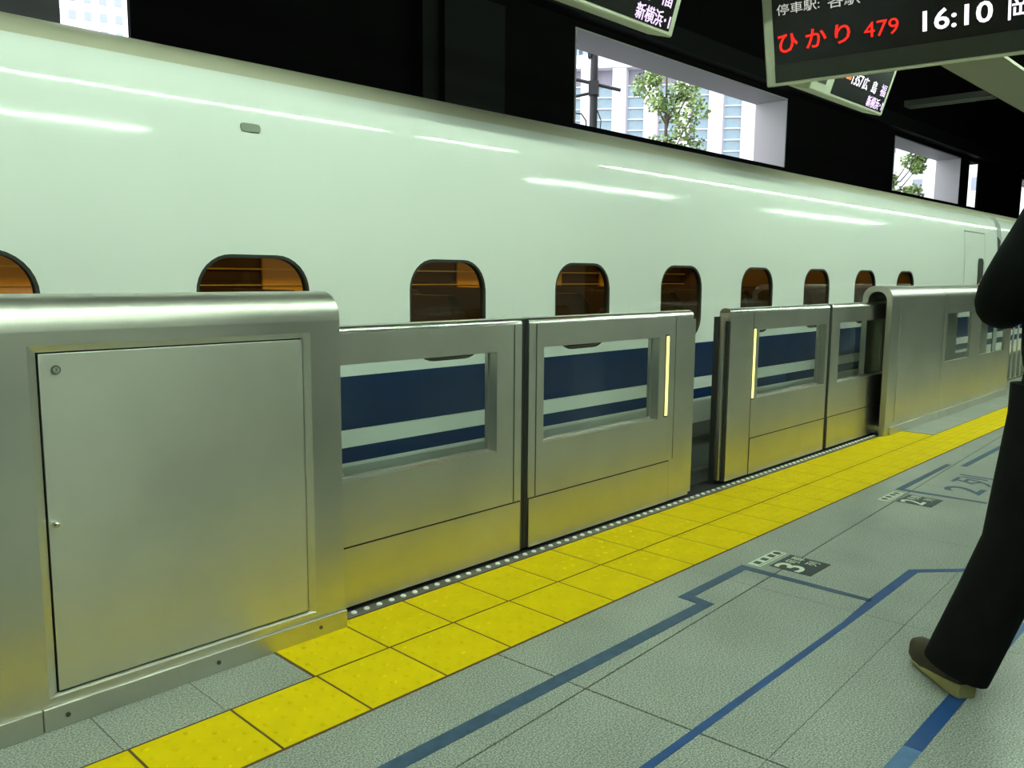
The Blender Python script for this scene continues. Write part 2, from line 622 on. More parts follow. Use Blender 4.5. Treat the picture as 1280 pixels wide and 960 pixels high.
# ================================================================== THE TRAIN
PROF = [(1.20, -0.75), (1.175, -0.35), (1.162, 0.0), (1.16, 0.40), (1.16, 0.84), (1.162, 1.20), (1.166, 1.45), (1.176, 1.64), (1.188, 1.79), (1.203, 1.90), (1.223, 1.985), (1.263, 2.068), (1.335, 2.130), (1.44, 2.18), (1.60, 2.229), (1.85, 2.285), (2.30, 2.33), (2.84, 2.345)]

def cr_profile(P, sub=5):
    out = []
    n = len(P)
    for i in range(n - 1):
        p0 = P[max(i - 1, 0)]
        p1, p2 = P[i], P[i + 1]
        p3 = P[min(i + 2, n - 1)]
        for s in range(sub):
            t = s / sub
            q = []
            for k in range(2):
                a, b, c, d = p0[k], p1[k], p2[k], p3[k]
                q.append(0.5 * (2 * b + (c - a) * t + (2 * a - 5 * b + 4 * c - d) * t * t + (3 * b - a - 3 * c + d) * t ** 3))
            out.append(tuple(q))
    out.append(P[-1])
    return out
PR = cr_profile(PROF)

def prof_y(z):
    for a, b in zip(PR, PR[1:]):
        if a[1] <= z <= b[1]:
            t = (z - a[1]) / max(1e-9, b[1] - a[1])
            return a[0] + (b[0] - a[0]) * t
    return PR[-1][0]

WZ0, WZ1 = 0.84, 1.45      # window band
WB, WTP, WW, WR = 0.878, 1.372, 0.50, 0.15
MIDY = 2.84

def rrect(cx, z0, z1, wd, r, n=8):
    pts = []
    hw = wd / 2
    for (sx, zc, a0) in ((1, z1 - r, 0), (-1, z1 - r, 90), (-1, z0 + r, 180), (1, z0 + r, 270)):
        for k in range(n + 1):
            a = math.radians(a0 + 90 * k / n)
            pts.append((cx + sx * (hw - r) + r * math.cos(a), zc + r * math.sin(a)))
    return pts

def rect_match(hole, x0, x1, z0, z1):
    """outer rectangle points that pair with rrect(): the middle of each corner arc meets a corner"""
    n = len(hole) // 4
    out = []
    for q, (cx, cz) in enumerate(((x1, z1), (x0, z1), (x0, z0), (x1, z0))):
        arc = hole[q * n:(q + 1) * n]
        p0, p1 = arc[0], arc[-1]
        h = (n - 1) / 2
        for k in range(n):
            vert_first = q in (0, 2)
            if k <= h:
                f = k / h
                a_ = (cx, p0[1]) if vert_first else (p0[0], cz)
                out.append((a_[0] + (cx - a_[0]) * f, a_[1] + (cz - a_[1]) * f))
            else:
                f = (k - h) / h
                b_ = (p1[0], cz) if vert_first else (cx, p1[1])
                out.append((cx + (b_[0] - cx) * f, cz + (b_[1] - cz) * f))
    return out

def train_car(x0, x1, wins, door_x, label, full=True):
    t = thing('train_car', label, 'train car', ((x0 + x1) / 2, TY + 1.68, -1.06), 0, 'coaches of the white and blue train')
    def seg_pts(za, zb):
        pts = [(prof_y(za), za)] + [p for p in PR if za + 1e-4 < p[1] < zb - 1e-4] + [(prof_y(zb), zb)]
        return pts
    # body shell: near side below and above the windows, far side whole
    m = MB()
    nx = 2
    def strip(pts, xa, xb, mirror=False):
        n = len(pts)
        vs = []
        for x in (xa, xb):
            for (y, z) in pts:
                vs.append((x, (2 * MIDY - y) if mirror else y, z))
        m.add(vs, [(i, i + 1, n + i + 1, n + i) for i in range(n - 1)], True)
    low = seg_pts(0.28, WZ0)
    high = seg_pts(WZ1, 2.085)
    strip(low, x0, x1)
    strip(high, x0, x1)
    strip(seg_pts(0.28, 2.085), x0, x1, True)
    # window band
    edges = sorted(wins)
    cur = x0
    for c in edges:
        a, b = c - 0.45, c + 0.45
        if a > cur + 1e-4:
            strip(seg_pts(WZ0, WZ1), cur, a)
        hole = rrect(c, WB, WTP, WW, WR)
        rec = rect_match(hole, a, b, WZ0, WZ1)
        n = len(hole)
        vs = []
        for k in range(4):
            f = k / 3
            for h, r in zip(hole, rec):
                x, z = h[0] + (r[0] - h[0]) * f, h[1] + (r[1] - h[1]) * f
                vs.append((x, prof_y(z), z))
        fs = []
        for k in range(3):
            for i in range(n):
                fs.append((k * n + i, k * n + (i + 1) % n, (k + 1) * n + (i + 1) % n, (k + 1) * n + i))
        m.add(vs, fs, True)
        cur = b
    strip(seg_pts(WZ0, WZ1), cur, x1)
    m.build('body', 'train_white', t)
    # end walls
    e = MB()
    op = [(y, z) for y, z in seg_pts(-0.3, 2.345)]
    full_prof = op + [(2 * MIDY - y, z) for y, z in op[::-1]]
    for x in (x0 + 0.002, x1 - 0.002):
        e = MB().add([(x, y, z) for y, z in full_prof], [list(range(len(full_prof)))])
        e.build('end_wall', 'train_white', t)
    # roof
    m = MB()
    tp = seg_pts(2.085, 2.345)
    strip2 = tp + [(2 * MIDY - y, z) for y, z in tp[::-1][1:]]
    n = len(strip2)
    vs = [(x, y, z) for x in (x0, x1) for y, z in strip2]
    m.add(vs, [(i, i + 1, n + i + 1, n + i) for i in range(n - 1)], True)
    m.build('roof', 'train_roof', t)
    # skirt
    m = MB()
    sk = seg_pts(-0.75, 0.28)
    strip(sk, x0 + 0.05, x1 - 0.05)
    strip(sk, x0 + 0.05, x1 - 0.05, True)
    m.build('skirt', 'train_skirt', t)
    m = MB().box(x0 + 0.1, x1 - 0.1, 1.25, 2 * MIDY - 1.25, -0.75, -0.02)
    m.build('underframe', 'train_under', t)
    # livery bands
    for nm, za, zb in (('blue_band', 0.604, 0.845), ('blue_stripe', 0.453, 0.523)):
        m = MB()
        pts = seg_pts(za, zb)
        pts = [(y - 0.0015, z) for y, z in pts]
        k = len(pts)
        m.add([(x, y, z) for x in (x0, x1) for y, z in pts], [(i, i + 1, k + i + 1, k + i) for i in range(k - 1)], True)
        m.build(nm, 'train_blue', t)
    # thin sill line under and over the windows
    m = MB().box(x0, x1, prof_y(1.16) - 0.001, prof_y(1.16) + 0.004, 0.8615, 0.866)
    # windows
    for c in edges:
        hole = rrect(c, WB, WTP, WW, WR)
        inn = rrect(c, WB + 0.013, WTP - 0.013, WW - 0.026, WR - 0.013)
        n = len(hole)
        f = MB()
        y = prof_y(1.12) + 0.003
        vs = [(x, y, z) for x, z in hole] + [(x, y, z) for x, z in inn] + [(x, y + 0.03, z) for x, z in inn]
        f.add(vs, [(i, (i + 1) % n, n + (i + 1) % n, n + i) for i in range(n)] + [(n + i, n + (i + 1) % n, 2 * n + (i + 1) % n, 2 * n + i) for i in range(n)], True)
        fo = f.build('window_frame', 'train_seal', t)
        p = MB().add([(x, y + 0.012, z) for x, z in inn], [list(range(n))])
        p.build('pane', 'train_glass', fo)
    # entrance door near the end
    if door_x:
        d = MB()
        pts = seg_pts(0.06, 1.86)
        k = len(pts)
        for xa in (door_x - 0.42, door_x + 0.40):
            d.add([(x, y - 0.0012, z) for x in (xa, xa + 0.014) for y, z in pts], [(i, i + 1, k + i + 1, k + i) for i in range(k - 1)], True)
        d.box(door_x - 0.42, door_x + 0.414, prof_y(1.86) - 0.003, prof_y(1.86) + 0.01, 1.855, 1.868)
        dr = d.build('door', 'train_mark', t)
        hw = rrect(door_x + 0.24, 1.08, 1.55, 0.24, 0.05, 4)
        q = MB().add([(x, prof_y(z) - 0.003, z) for x, z in hw], [list(range(len(hw)))])
        q.build('door_window', 'train_seal', dr)
    # side lamp plate
    m = MB()
    mk = rrect(0.325, 1.855, 1.888, 0.085, 0.012, 4)
    if full:
        m.rings([[(x, prof_y(z) + 0.01, z) for x, z in mk], [(x, prof_y(z) - 0.006, z) for x, z in mk]], smooth=False)
        m.build('side_lamp', 'train_mark', t)
    # cabin
    xa, xb = min(wins) - 0.8, max(wins) + 0.8
    MB().box(xa, xb, 1.25, 4.35, 0.02, 0.06).build('cabin_floor', 'cabin_seat', t)
    MB().box(xa, xb, 4.36, 4.40, 0.06, 1.95).box(xa - 0.04, xa, 1.25, 4.4, 0.06, 1.95).box(xb, xb + 0.04, 1.25, 4.4, 0.06, 1.95).build('cabin_wall', 'cabin_wall', t)
    MB().box(xa, xb, 4.335, 4.36, 0.06, 1.24).build('cabin_dado', 'cabin_dado', t)
    k = 0
    xc = xa + 0.4
    while xc < xb - 0.7:
        wd_ = (0.55, 0.28, 0.42)[k % 3]
        MB().box(xc, xc + wd_, 4.315, 4.335, 1.0, 1.62).build('amber_glow_panel', 'cabin_amber_glow', t)  # amber panels added on the far wall to brighten the windows
        xc += (1.25, 0.9, 1.05)[k % 3]
        k += 1
    MB().box(xa, xb, 4.300, 4.314, 1.325, 1.338).box(xa, xb, 4.300, 4.314, 1.20, 1.206).build('cabin_highlight', 'cabin_highlight', t)  # bright yellow strips standing in for highlight lines inside the cabin
    MB().box(xa, xb, 1.28, 4.36, 1.93, 1.96).build('cabin_ceiling', 'cabin_ceiling', t)
    for yy in (2.05, 3.55):
        MB().box(xa, xb, yy - 0.04, yy + 0.04, 1.915, 1.93).build('cabin_lamp', 'cabin_lamp', t)
    for yy, s in ((1.30, 1), (4.32, -1)):
        MB().box(xa, xb, min(yy, yy + s * 0.42), max(yy, yy + s * 0.42), 1.60, 1.625).build('luggage_rack', 'cabin_rack', t)
    if full:
        for k, c in enumerate(edges):
            for (ya, yb) in ((1.30, 2.20), (2.86, 4.28)):
                sb = MB()
                sb.rings([[(c + 0.30 + dx + lean, y, z) for dx, y in ((-th, ya + ins), (th, ya + ins), (th, yb - ins), (-th, yb - ins))] for z, th, lean, ins in ((0.42, 0.07, 0, 0), (0.8, 0.06, -0.05, 0), (1.12, 0.05, -0.10, 0.02), (1.19, 0.03, -0.115, 0.06))], smooth=False)
                sb.box(c - 0.18, c + 0.30, ya, yb, 0.33, 0.46)
                sb.box(c + 0.02, c + 0.22, ya + 0.1, yb - 0.1, 0.06, 0.33)
                sb.build('seat', 'cabin_seat', t)
    return t

WIN1 = [0.308 + 1.0435 * k for k in range(-4, 8)]
car1 = train_car(-14.0, 10.92, WIN1, 9.95, 'white train coach with blue bands and rounded windows passing behind the steel gates')
WIN2 = [14.4 + 1.0435 * k for k in range(0, 10)]
car2 = train_car(11.14, 36.0, WIN2, None, 'second white coach coupled beyond the gangway, mostly hidden by the walking person', full=False)
g = MB()
gp = [(1.20, -0.2), (1.20, 1.80), (1.42, 2.10), (2.84, 2.18), (4.26, 2.10), (4.48, 1.80), (4.48, -0.2)]
for k in range(6):
    xa = 10.925 + k * 0.036
    g.extrude_x(gp, xa, xa + 0.022)
gp2 = [(y + (0.05 if y < 2.8 else -0.05 if y > 2.9 else 0), z - 0.05) for y, z in gp]
g.extrude_x(gp2, 10.925, 11.135)
tag(g.build('gangway_bellows', 'train_under'), 'dark pleated bellows between the two white train coaches', 'bellows')

# ================================================================== PLATFORM GATES
CF, CB, CH, CR = 0.56, 0.80, 1.236, 0.10     # cabinet front, back, height, top radius

def arch(y0, y1, z0, z1, r, n=8):
    """profile: up the front, over the rounded top and down the back"""
    pts = [(y0, z0)]
    for k in range(n + 1):
        a = PI - PI / 2 * k / n
        pts.append((y0 + r + r * math.cos(a), z1 - r + r * math.sin(a)))
    for k in range(n + 1):
        a = PI / 2 - PI / 2 * k / n
        pts.append((y1 - r + r * math.cos(a), z1 - r + r * math.sin(a)))
    pts.append((y1, z0))
    return pts

def shell_arch(m, x0, x1, th=0.045, z0=0.0, holes=None):
    """hollow hood, open at the bottom and at both ends; optional hole list on the front"""
    o = arch(CF, CB, z0, CH, CR)
    i = arch(CF + th, CB - th, z0, CH - th, CR - th * 0.55)
    n = len(o)
    for prof, flip in ((o, False), (i, True)):
        vs = [(x, y, z) for x in (x0, x1) for y, z in prof]
        rng = range(n - 1) if not (holes and not flip) else range(1, n - 1)
        m.add(vs, [(k, n + k, n + k + 1, k + 1) for k in rng], True)
    for x in (x0, x1):
        vs = [(x, y, z) for y, z in o] + [(x, y, z) for y, z in i]
        m.add(vs, [(k, k + 1, n + k + 1, n + k) for k in range(n - 1)])
    if holes:                       # front face split around rectangular holes (x0, x1, z0, z1)
        zt = CH - CR
        cur = x0
        for (a, b, c, d) in holes:
            m.add([(cur, CF, z0), (a, CF, z0), (a, CF, zt), (cur, CF, zt)], [(0, 1, 2, 3)])
            m.add([(a, CF, z0), (b, CF, z0), (b, CF, c), (a, CF, c)], [(0, 1, 2, 3)])
            m.add([(a, CF, d), (b, CF, d), (b, CF, zt), (a, CF, zt)], [(0, 1, 2, 3)])
            cur = b
        m.add([(cur, CF, z0), (x1, CF, z0), (x1, CF, zt), (cur, CF, zt)], [(0, 1, 2, 3)])

# --- near cabinet with the access panel
t = thing('gate_cabinet', 'nearest steel gate cabinet with large access door, at the left edge of the photo', 'gate cabinet', (-0.26, 0.68, 0), 0, 'steel gate cabinets')
PO = (-0.712, 0.172, 0.092, 1.098)
PI_ = (-0.688, 0.147, 0.098, 1.079)
m = MB()
shell_arch(m, -1.95, 0.292, holes=[PO])
m.build('shell', 'steel', t)
ch = MB()
def rc(r, y):
    return [(r[0], y, r[2]), (r[1], y, r[2]), (r[1], y, r[3]), (r[0], y, r[3])]
ch.add(rc(PO, CF) + rc(PI_, CF + 0.011), [(k, (k + 1) % 4, 4 + (k + 1) % 4, 4 + k) for k in range(4)])
ch.build('panel_surround', 'steel', t)
MB().box(PI_[0], PI_[1], CF + 0.022, CF + 0.025, PI_[2], PI_[3]).build('panel_gap', 'black_gap', t)
dr = MB().box(PI_[0] + 0.005, PI_[1] - 0.004, CF + 0.007, CF + 0.020, PI_[2] + 0.005, PI_[3] - 0.005).build('access_door', 'steel_panel', t, bevel=0.0015)
kx, kz = -0.640, 1.029
MB().tube([(kx, CF + 0.008, kz), (kx, CF + 0.003, kz)], 0.0125, 20).build('lock_ring', 'steel_dark', dr)
MB().tube([(kx, CF + 0.0035, kz), (kx, CF + 0.0015, kz)], 0.0095, 20).build('lock_face', 'steel_polished', dr)
lettering('3', 'steel_dark', dr, Matrix.Translation(Vector((kx - 0.0028, CF + 0.0012, kz - 0.0045)) - WL[dr.name]) @ Matrix.Rotation(PI / 2, 4, 'X'), height=0.009, ext=0.0002)
kn = MB().tube([(-0.668, CF + 0.008, 0.597), (-0.668, CF - 0.007, 0.597)], [0.006, 0.006], 12).ball((-0.668, CF - 0.013, 0.597), 0.0105)
kn.build('knob', 'steel_polished', dr)
MB().box(-1.95, -0.735, CF - 0.012, CF + 0.2, 0.0, 0.069).box(-0.732, 0.296, CF - 0.012, CF + 0.2, 0.0, 0.069).build('plinth', 'steel', t, bevel=0.003)
for xx in (-0.72, -0.26, 0.13):
    MB().tube([(xx + 0.05, CF - 0.0125, 0.035), (xx + 0.05, CF - 0.016, 0.035)], 0.007, 10).build('bolt', 'steel_dark', t)

# --- far cabinet: open mouth that the gate leaves slide into
t = thing('gate_cabinet', 'far steel gate cabinet with an open arched mouth, right of the gate leaves', 'gate cabinet', (6.3, 0.68, 0), 0, 'steel gate cabinets')
m = MB()
shell_arch(m, 5.60, 6.92)
m.build('shell', 'steel', t)
MB().box(5.80, 6.86, CF - 0.003, CF + 0.001, 0.10, 1.095).build('access_door', 'steel', t)
MB().box(5.70, 6.92, CF - 0.012, CF + 0.2, 0.0, 0.069).build('plinth', 'steel', t, bevel=0.003)

# --- fixed screen with two windows beyond it
t = thing('fixed_screen', 'steel fixed screen with two small windows beside the far cabinet', 'screen', (8.1, 0.68, 0))
m = MB()
FW = [(7.02, 7.76, 0.525, 0.98), (8.12, 9.02, 0.525, 0.98)]
pa = arch(CF, CB, 1.0, CH, CR)[1:-1]
pb = arch(CF + 0.02, CB - 0.02, 1.0, CH - 0.02, CR - 0.012)[1:-1]
m.extrude_x(pa + pb[::-1], 6.925, 9.25, True)
m.build('top_cover', 'steel', t)
for nm, yb0, yb1 in (('front_plate', CF, CF + 0.02), ('back_plate', CB - 0.012, CB)):
    bk = MB()
    cur = 6.925
    zt = CH - CR
    for (a, b, c, d) in FW:
        bk.box(cur, a, yb0, yb1, 0.0, zt)
        bk.box(a, b, yb0, yb1, 0.0, c)
        bk.box(a, b, yb0, yb1, d, zt)
        cur = b
    bk.box(cur, 9.25, yb0, yb1, 0.0, zt)
    bk.build(nm, 'steel', t)
for (a, b, c, d) in FW:
    MB().add(rc((a, b, c, d), CF + 0.016), [(0, 1, 2, 3)]).build('glass_pane', 'gate_glass', t)
MB().box(6.925, 9.25, CF - 0.012, CF + 0.2, 0.0, 0.069).build('plinth', 'steel', t, bevel=0.003)

# --- open railing past the screen
t = thing('platform_railing', 'open steel railing of upright bars at the far end of the screen', 'railing', (10.2, 0.6, 0))
MB().tube([(9.3, 0.6, 1.13), (12.6, 0.6, 1.13)], 0.025, 10).build('top_rail', 'steel', t)
MB().tube([(9.3, 0.6, 0.14), (12.6, 0.6, 0.14)], 0.018, 10).build('bottom_rail', 'steel_polished', t)
for k in range(16):
    x = 9.36 + k * 0.21
    if k % 5 == 0:
        MB().tube([(x, 0.6, 0.0), (x, 0.6, 1.13)], 0.022, 8).build('post', 'steel', t)
    else:
        MB().tube([(x, 0.6, 0.14), (x, 0.6, 1.13)], 0.011, 6).build('bar', 'steel', t)

# --- sliding leaves
DF, DT, DZ0, DZ1 = 0.668, 0.078, 0.018, 1.108

def leaf(x0, x1, win, kick, light_x, label, cap=True, lead=None, lipcap=None):
    t = thing('gate_leaf', label, 'gate leaf', ((x0 + x1) / 2, DF + DT / 2, 0), 0, 'sliding gate leaves')
    zt = DZ1 - 0.030
    m = MB().frame_xz((x0, x1, DZ0, zt), win, DF, DF + DT)
    m.build('panel', 'steel', t)
    # rounded top cap
    r = DT / 2
    prof = [(DF, zt)] + [(DF + r - r * math.cos(PI * k / 10), zt + 0.03 * math.sin(PI * k / 10)) for k in range(1, 10)] + [(DF + DT, zt)]
    MB().extrude_x(prof, x0, x1, True).build('top_cap', 'steel_polished', t)
    # glazing set back, with a thin gasket
    MB().frame_xz(win, (win[0] + 0.008, win[1] - 0.008, win[2] + 0.008, win[3] - 0.008), DF + 0.052, DF + 0.060).build('gasket', 'steel', t)
    MB().add(rc((win[0] + 0.002, win[1] - 0.002, win[2] + 0.002, win[3] - 0.002), DF + 0.056), [(0, 1, 2, 3)]).build('glass_pane', 'gate_glass', t)
    # kick plate and the dark joint around it
    MB().box(kick[0] - 0.004, kick[1] + 0.004, DF - 0.0012, DF + 0.002, DZ0, 0.258).build('kick_joint', 'black_gap', t)
    MB().box(kick[0], kick[1], DF - 0.003, DF + 0.002, DZ0, 0.252).build('kick_plate', 'steel', t)
    if light_x:
        MB().box(light_x - 0.019, light_x + 0.019, DF - 0.0015, DF + 0.002, 0.512, 0.978).build('light_bezel', 'steel_dark', t)
        MB().box(light_x - 0.012, light_x + 0.012, DF - 0.006, DF, 0.52, 0.97).build('light_bar', 'door_light', t, bevel=0.003)
    return t

L1 = leaf(-0.60, 1.352, (0.0, 1.193, 0.512, 0.962), (-0.59, 1.345), None, 'steel gate leaf with window sliding out of the nearest cabinet, next to the black seam')
MB().box(1.300, 1.306, DF - 0.0015, DF + 0.001, 0.26, DZ1 - 0.03).build('edge_joint', 'steel_dark', L1)
MB().box(1.352, 1.374, DF + 0.006, DF + 0.05, DZ0, 1.10).build('edge_seal', 'rubber', L1)
L2 = leaf(1.400, 2.798, (1.505, 2.462, 0.508, 0.967), (1.405, 2.578), 2.538, 'steel gate leaf with a lit light bar, left of the open gap')
MB().box(1.378, 1.400, DF + 0.006, DF + 0.05, DZ0, 1.10).build('edge_seal', 'rubber', L2)
MB().box(1.448, 1.454, DF - 0.0015, DF + 0.001, 0.26, DZ1 - 0.03).build('edge_joint', 'steel_dark', L2)
MB().box(2.798, 2.835, DF + 0.006, DF + 0.045, 0.03, 1.055).build('leading_edge', 'steel', L2)
MB().box(2.618, 2.622, DF - 0.0012, DF + 0.001, 0.26, DZ1 - 0.032).build('stile_joint', 'steel_dark', L2)
L3 = leaf(3.225, 4.662, (3.595, 4.622, 0.515, 0.963), (3.525, 4.655), 3.536, 'steel gate leaf with a lit light bar, right of the open gap')
MB().box(3.205, 3.225, DF + 0.010, DF + 0.022, 0.03, 1.03).build('groove', 'rubber', L3)
MB().box(3.175, 3.225, DF + 0.020, DF + 0.048, 0.03, 1.055).build('leading_edge', 'steel', L3)
MB().box(3.165, 3.225, DF + 0.048, DF + 0.082, 0.03, 1.055).build('edge_seal', 'rubber', L3)
MB().box(3.516, 3.520, DF - 0.0012, DF + 0.001, 0.02, DZ1 - 0.032).build('stile_joint', 'steel_dark', L3)
MB().box(4.662, 4.684, DF + 0.006, DF + 0.05, DZ0, 1.10).build('edge_seal', 'rubber', L3)
L4 = leaf(4.710, 6.60, (4.86, 5.98, 0.508, 0.964), (4.716, 6.58), None, 'short-looking steel gate leaf sliding into the mouth of the far cabinet')
MB().box(4.688, 4.710, DF + 0.006, DF + 0.05, DZ0, 1.10).build('edge_seal', 'rubber', L4)

# --- sill strip with white studs
t = thing('gate_sill', 'grey gate sill strip with a row of white studs', 'sill', (2.95, 0.63, 0))
MB().box(0.297, 5.598, 0.604, 0.656, -0.02, 0.004).build('strip', 'sill', t)
MB().box(0.297, 5.598, 0.657, 0.80, -0.02, 0.0015).build('track', 'black_gap', t)
sm = MB()
n = 10
sm.rings([[(r * math.cos(2 * PI * q / n), r * math.sin(2 * PI * q / n), z) for q in range(n)] for r, z in ((0.0125, 0), (0.011, 0.005), (0.006, 0.0075))], smooth=True, cap0=False)
sme = sm.mesh('stud')
sme.materials.append(MATS['stud'])
for k in range(88):
    link('stud', sme, t, Vector((0.324 + 0.0603 * k, 0.633, 0.0035)) - WL[t.name])
MB().box(0.297, 5.598, 0.80, 0.95, -0.03, -0.002).build('outer_plate', 'steel_dark', t)

# ================================================================== FLOOR MARKINGS
ZT = 0.0009
def tape(poly, mat, label, name='floor_tape'):
    o = MB().prism(poly, 0.0001, ZT).build(name, mat)
    return tag(o, label, 'floor marking', 'blue queue lines')
tape([(-1.6, -0.253), (1.411, -0.249), (1.416, -0.157), (1.955, -0.150), (1.959, -0.728), (1.926, -0.742), (1.908, -0.196), (1.473, -0.202), (1.458, -0.303), (-1.6, -0.307)], 'tape_worn', 'long blue floor line beside the yellow tiles, stepping round towards the first black sticker')
tape([(-0.8, -0.752), (1.63, -0.741), (1.963, -0.722), (2.436, -0.714), (2.645, -0.906), (2.60, -0.915), (2.425, -0.756), (1.876, -0.766), (-0.8, -0.782)], 'tape_blue', 'narrow blue floor line in the middle that bends towards the walking person')
tape([(0.93, -1.212), (2.9, -1.203), (2.9, -1.252), (0.93, -1.261)], 'tape_blue', 'wide dark blue floor line running under the shoe of the walking person')
tape([(0.2, -1.214), (0.928, -1.212), (0.928, -1.261), (0.2, -1.263)], 'tape_pale', 'pale faded piece of blue floor line at the bottom right corner')
tape([(3.885, -0.140), (4.89, -0.132), (4.89, -0.165), (3.935, -0.178), (3.955, -0.640), (3.925, -0.640), (3.885, -0.180)], 'tape_worn', 'far blue floor bracket above the second black sticker')
tape([(4.90, -0.222), (6.6, -0.216), (6.6, -0.256), (4.90, -0.262)], 'tape_worn', 'farthest blue floor line just left of the walking person')

def sticker_black(x, y, digit, label):
    t = thing('queue_sticker', label, 'sticker', (x, y, 0), 0, 'black numbered stickers')
    wd, hg = 0.215, 0.195
    MB().box(-wd / 2, wd / 2, -hg / 2, hg / 2, 0.0002, 0.0012).build('base', 'sticker_black', t, local=True)
    z = Matrix.Translation
    lettering(digit, 'sticker_white', t, z((-0.098, -0.045, 0.0014)), width=0.082, height=0.13, ext=0.0002, bold=0.012)
    lettering('号車', 'sticker_white', t, z((-0.006, 0.014, 0.0014)), width=0.105, height=0.062, ext=0.0002)
    lettering('列', 'sticker_white', t, z((0.03, -0.06, 0.0014)), width=0.055, height=0.055, ext=0.0002)
    return t
sticker_black(2.140, -0.342, '3', 'black floor sticker with a white 3 beside the stepped blue line')
sticker_black(3.710, -0.342, '2', 'black floor sticker with a white 2 beside the far blue bracket')

def sticker_white(x, y, label):
    t = thing('pictogram_sticker', label, 'sticker', (x, y, 0), 0, 'white pictogram stickers')
    wd, hg = 0.265, 0.062
    MB().box(-wd / 2, wd / 2, -hg / 2, hg / 2, 0.0002, 0.0012).build('base', 'sticker_white', t, local=True)
    for k in range(3):
        xx = -0.105 + k * 0.066
        MB().box(xx, xx + 0.036, -0.012, 0.020, 0.0012, 0.0016).build('square', 'sticker_black', t, local=True)
    MB().tube([(0.100, 0.003, 0.0012), (0.100, 0.003, 0.0016)], 0.019, 16).build('disc', 'sticker_black', t, local=True)
    MB().box(-0.12, 0.12, -0.0235, -0.0205, 0.0012, 0.0016).build('line', 'sticker_black', t, local=True)
sticker_white(2.120, -0.192, 'white pictogram sticker beside the near stepped blue line')
sticker_white(3.690, -0.183, 'white pictogram sticker beside the far blue bracket')
lt2 = lettering('2', 'tape_worn', None, Matrix.Translation((4.10, -0.555, 0.0006)), width=0.17, height=0.215, ext=0.0003, bold=0.012)
lt2.name = 'painted_digit'
tag(lt2, 'faded blue digit 2 painted on the floor inside the far bracket', 'floor marking')
lt3 = lettering('列', 'tape_worn', None, Matrix.Translation((4.37, -0.55, 0.0006)), width=0.26, height=0.25, ext=0.0003, bold=0.008)
lt3.name = 'painted_character'
tag(lt3, 'faded blue Japanese character painted on the floor beside the large 2', 'floor marking')

# ================================================================== HANGING SIGNS
def board(name, label, cat, M, W, H, T, screen, bez, group=None):
    """M: matrix whose x runs along the sign, y up the face, z out of the face"""
    t = bpy.data.objects.new(name, None)
    COL.objects.link(t)
    t.matrix_world = M
    WL[t.name] = Vector((0, 0, 0))
    tag(t, label, cat, group)
    MB().box(0, W, 0, H, -T, 0).build('housing', 'sign_frame', t, local=True, bevel=0.012, seg=3)
    MB().box(screen[0], screen[1], screen[2], screen[3], -0.004, 0.002).build('screen', 'sign_black', t, local=True)
    return t

TILT = math.radians(17)
def sign_matrix(o, d):
    d = Vector(d).normalized()
    back = Vector((0, 0, 1)).cross(d)
    upv = Vector((0, 0, 1)) * math.cos(TILT) - back * math.sin(TILT)
    n = d.cross(upv)
    return Matrix(((d.x, upv.x, n.x, o[0]), (d.y, upv.y, n.y, o[1]), (d.z, upv.z, n.z, o[2]), (0, 0, 0, 1)))

B1 = board('departure_board', 'large departure board hung across the platform showing the time 16:10 in LED lettering', 'sign', sign_matrix((3.707, 0.755, 2.5), (0.163, -1.41, 0)), 2.8, 0.57, 0.13, (0.064, 2.735, 0.022, 0.53), None)
MB().box(0.064, 2.735, 0.022, 0.128, 0.002, 0.006).build('lower_band', 'sign_band', B1, local=True)
T3 = lambda x, y, z=0.004: Matrix.Translation((x, y, z))
for k, (chh, xx, ww) in enumerate((('ひ', 0.092, 0.122), ('か', 0.262, 0.125), ('り', 0.436, 0.088))):
    lettering(chh, 'led_red', B1, T3(xx, 0.194 + (0.004 if k else 0)), width=ww, height=0.108, bold=0.012)
lettering('479', 'led_red', B1, T3(0.602, 0.206), width=0.19, height=0.086)
lettering('16:10', 'led_white', B1, T3(0.918, 0.192), width=0.348, height=0.110, bold=0.015)
lettering('岡', 'led_white', B1, T3(1.338, 0.184), width=0.115, height=0.115, bold=0.01)
lettering('停車駅:', 'led_dim', B1, T3(0.094, 0.412), width=0.258, height=0.062)
lettering('各駅', 'led_dim', B1, T3(0.400, 0.402), width=0.185, height=0.075)
for xx in (0.5, 2.3):
    MB().tube([(xx, 0.5, -0.07), (xx, 3.9, -0.07 - 1.04)], 0.02, 8).build('hanger', 'duct', B1, local=True)

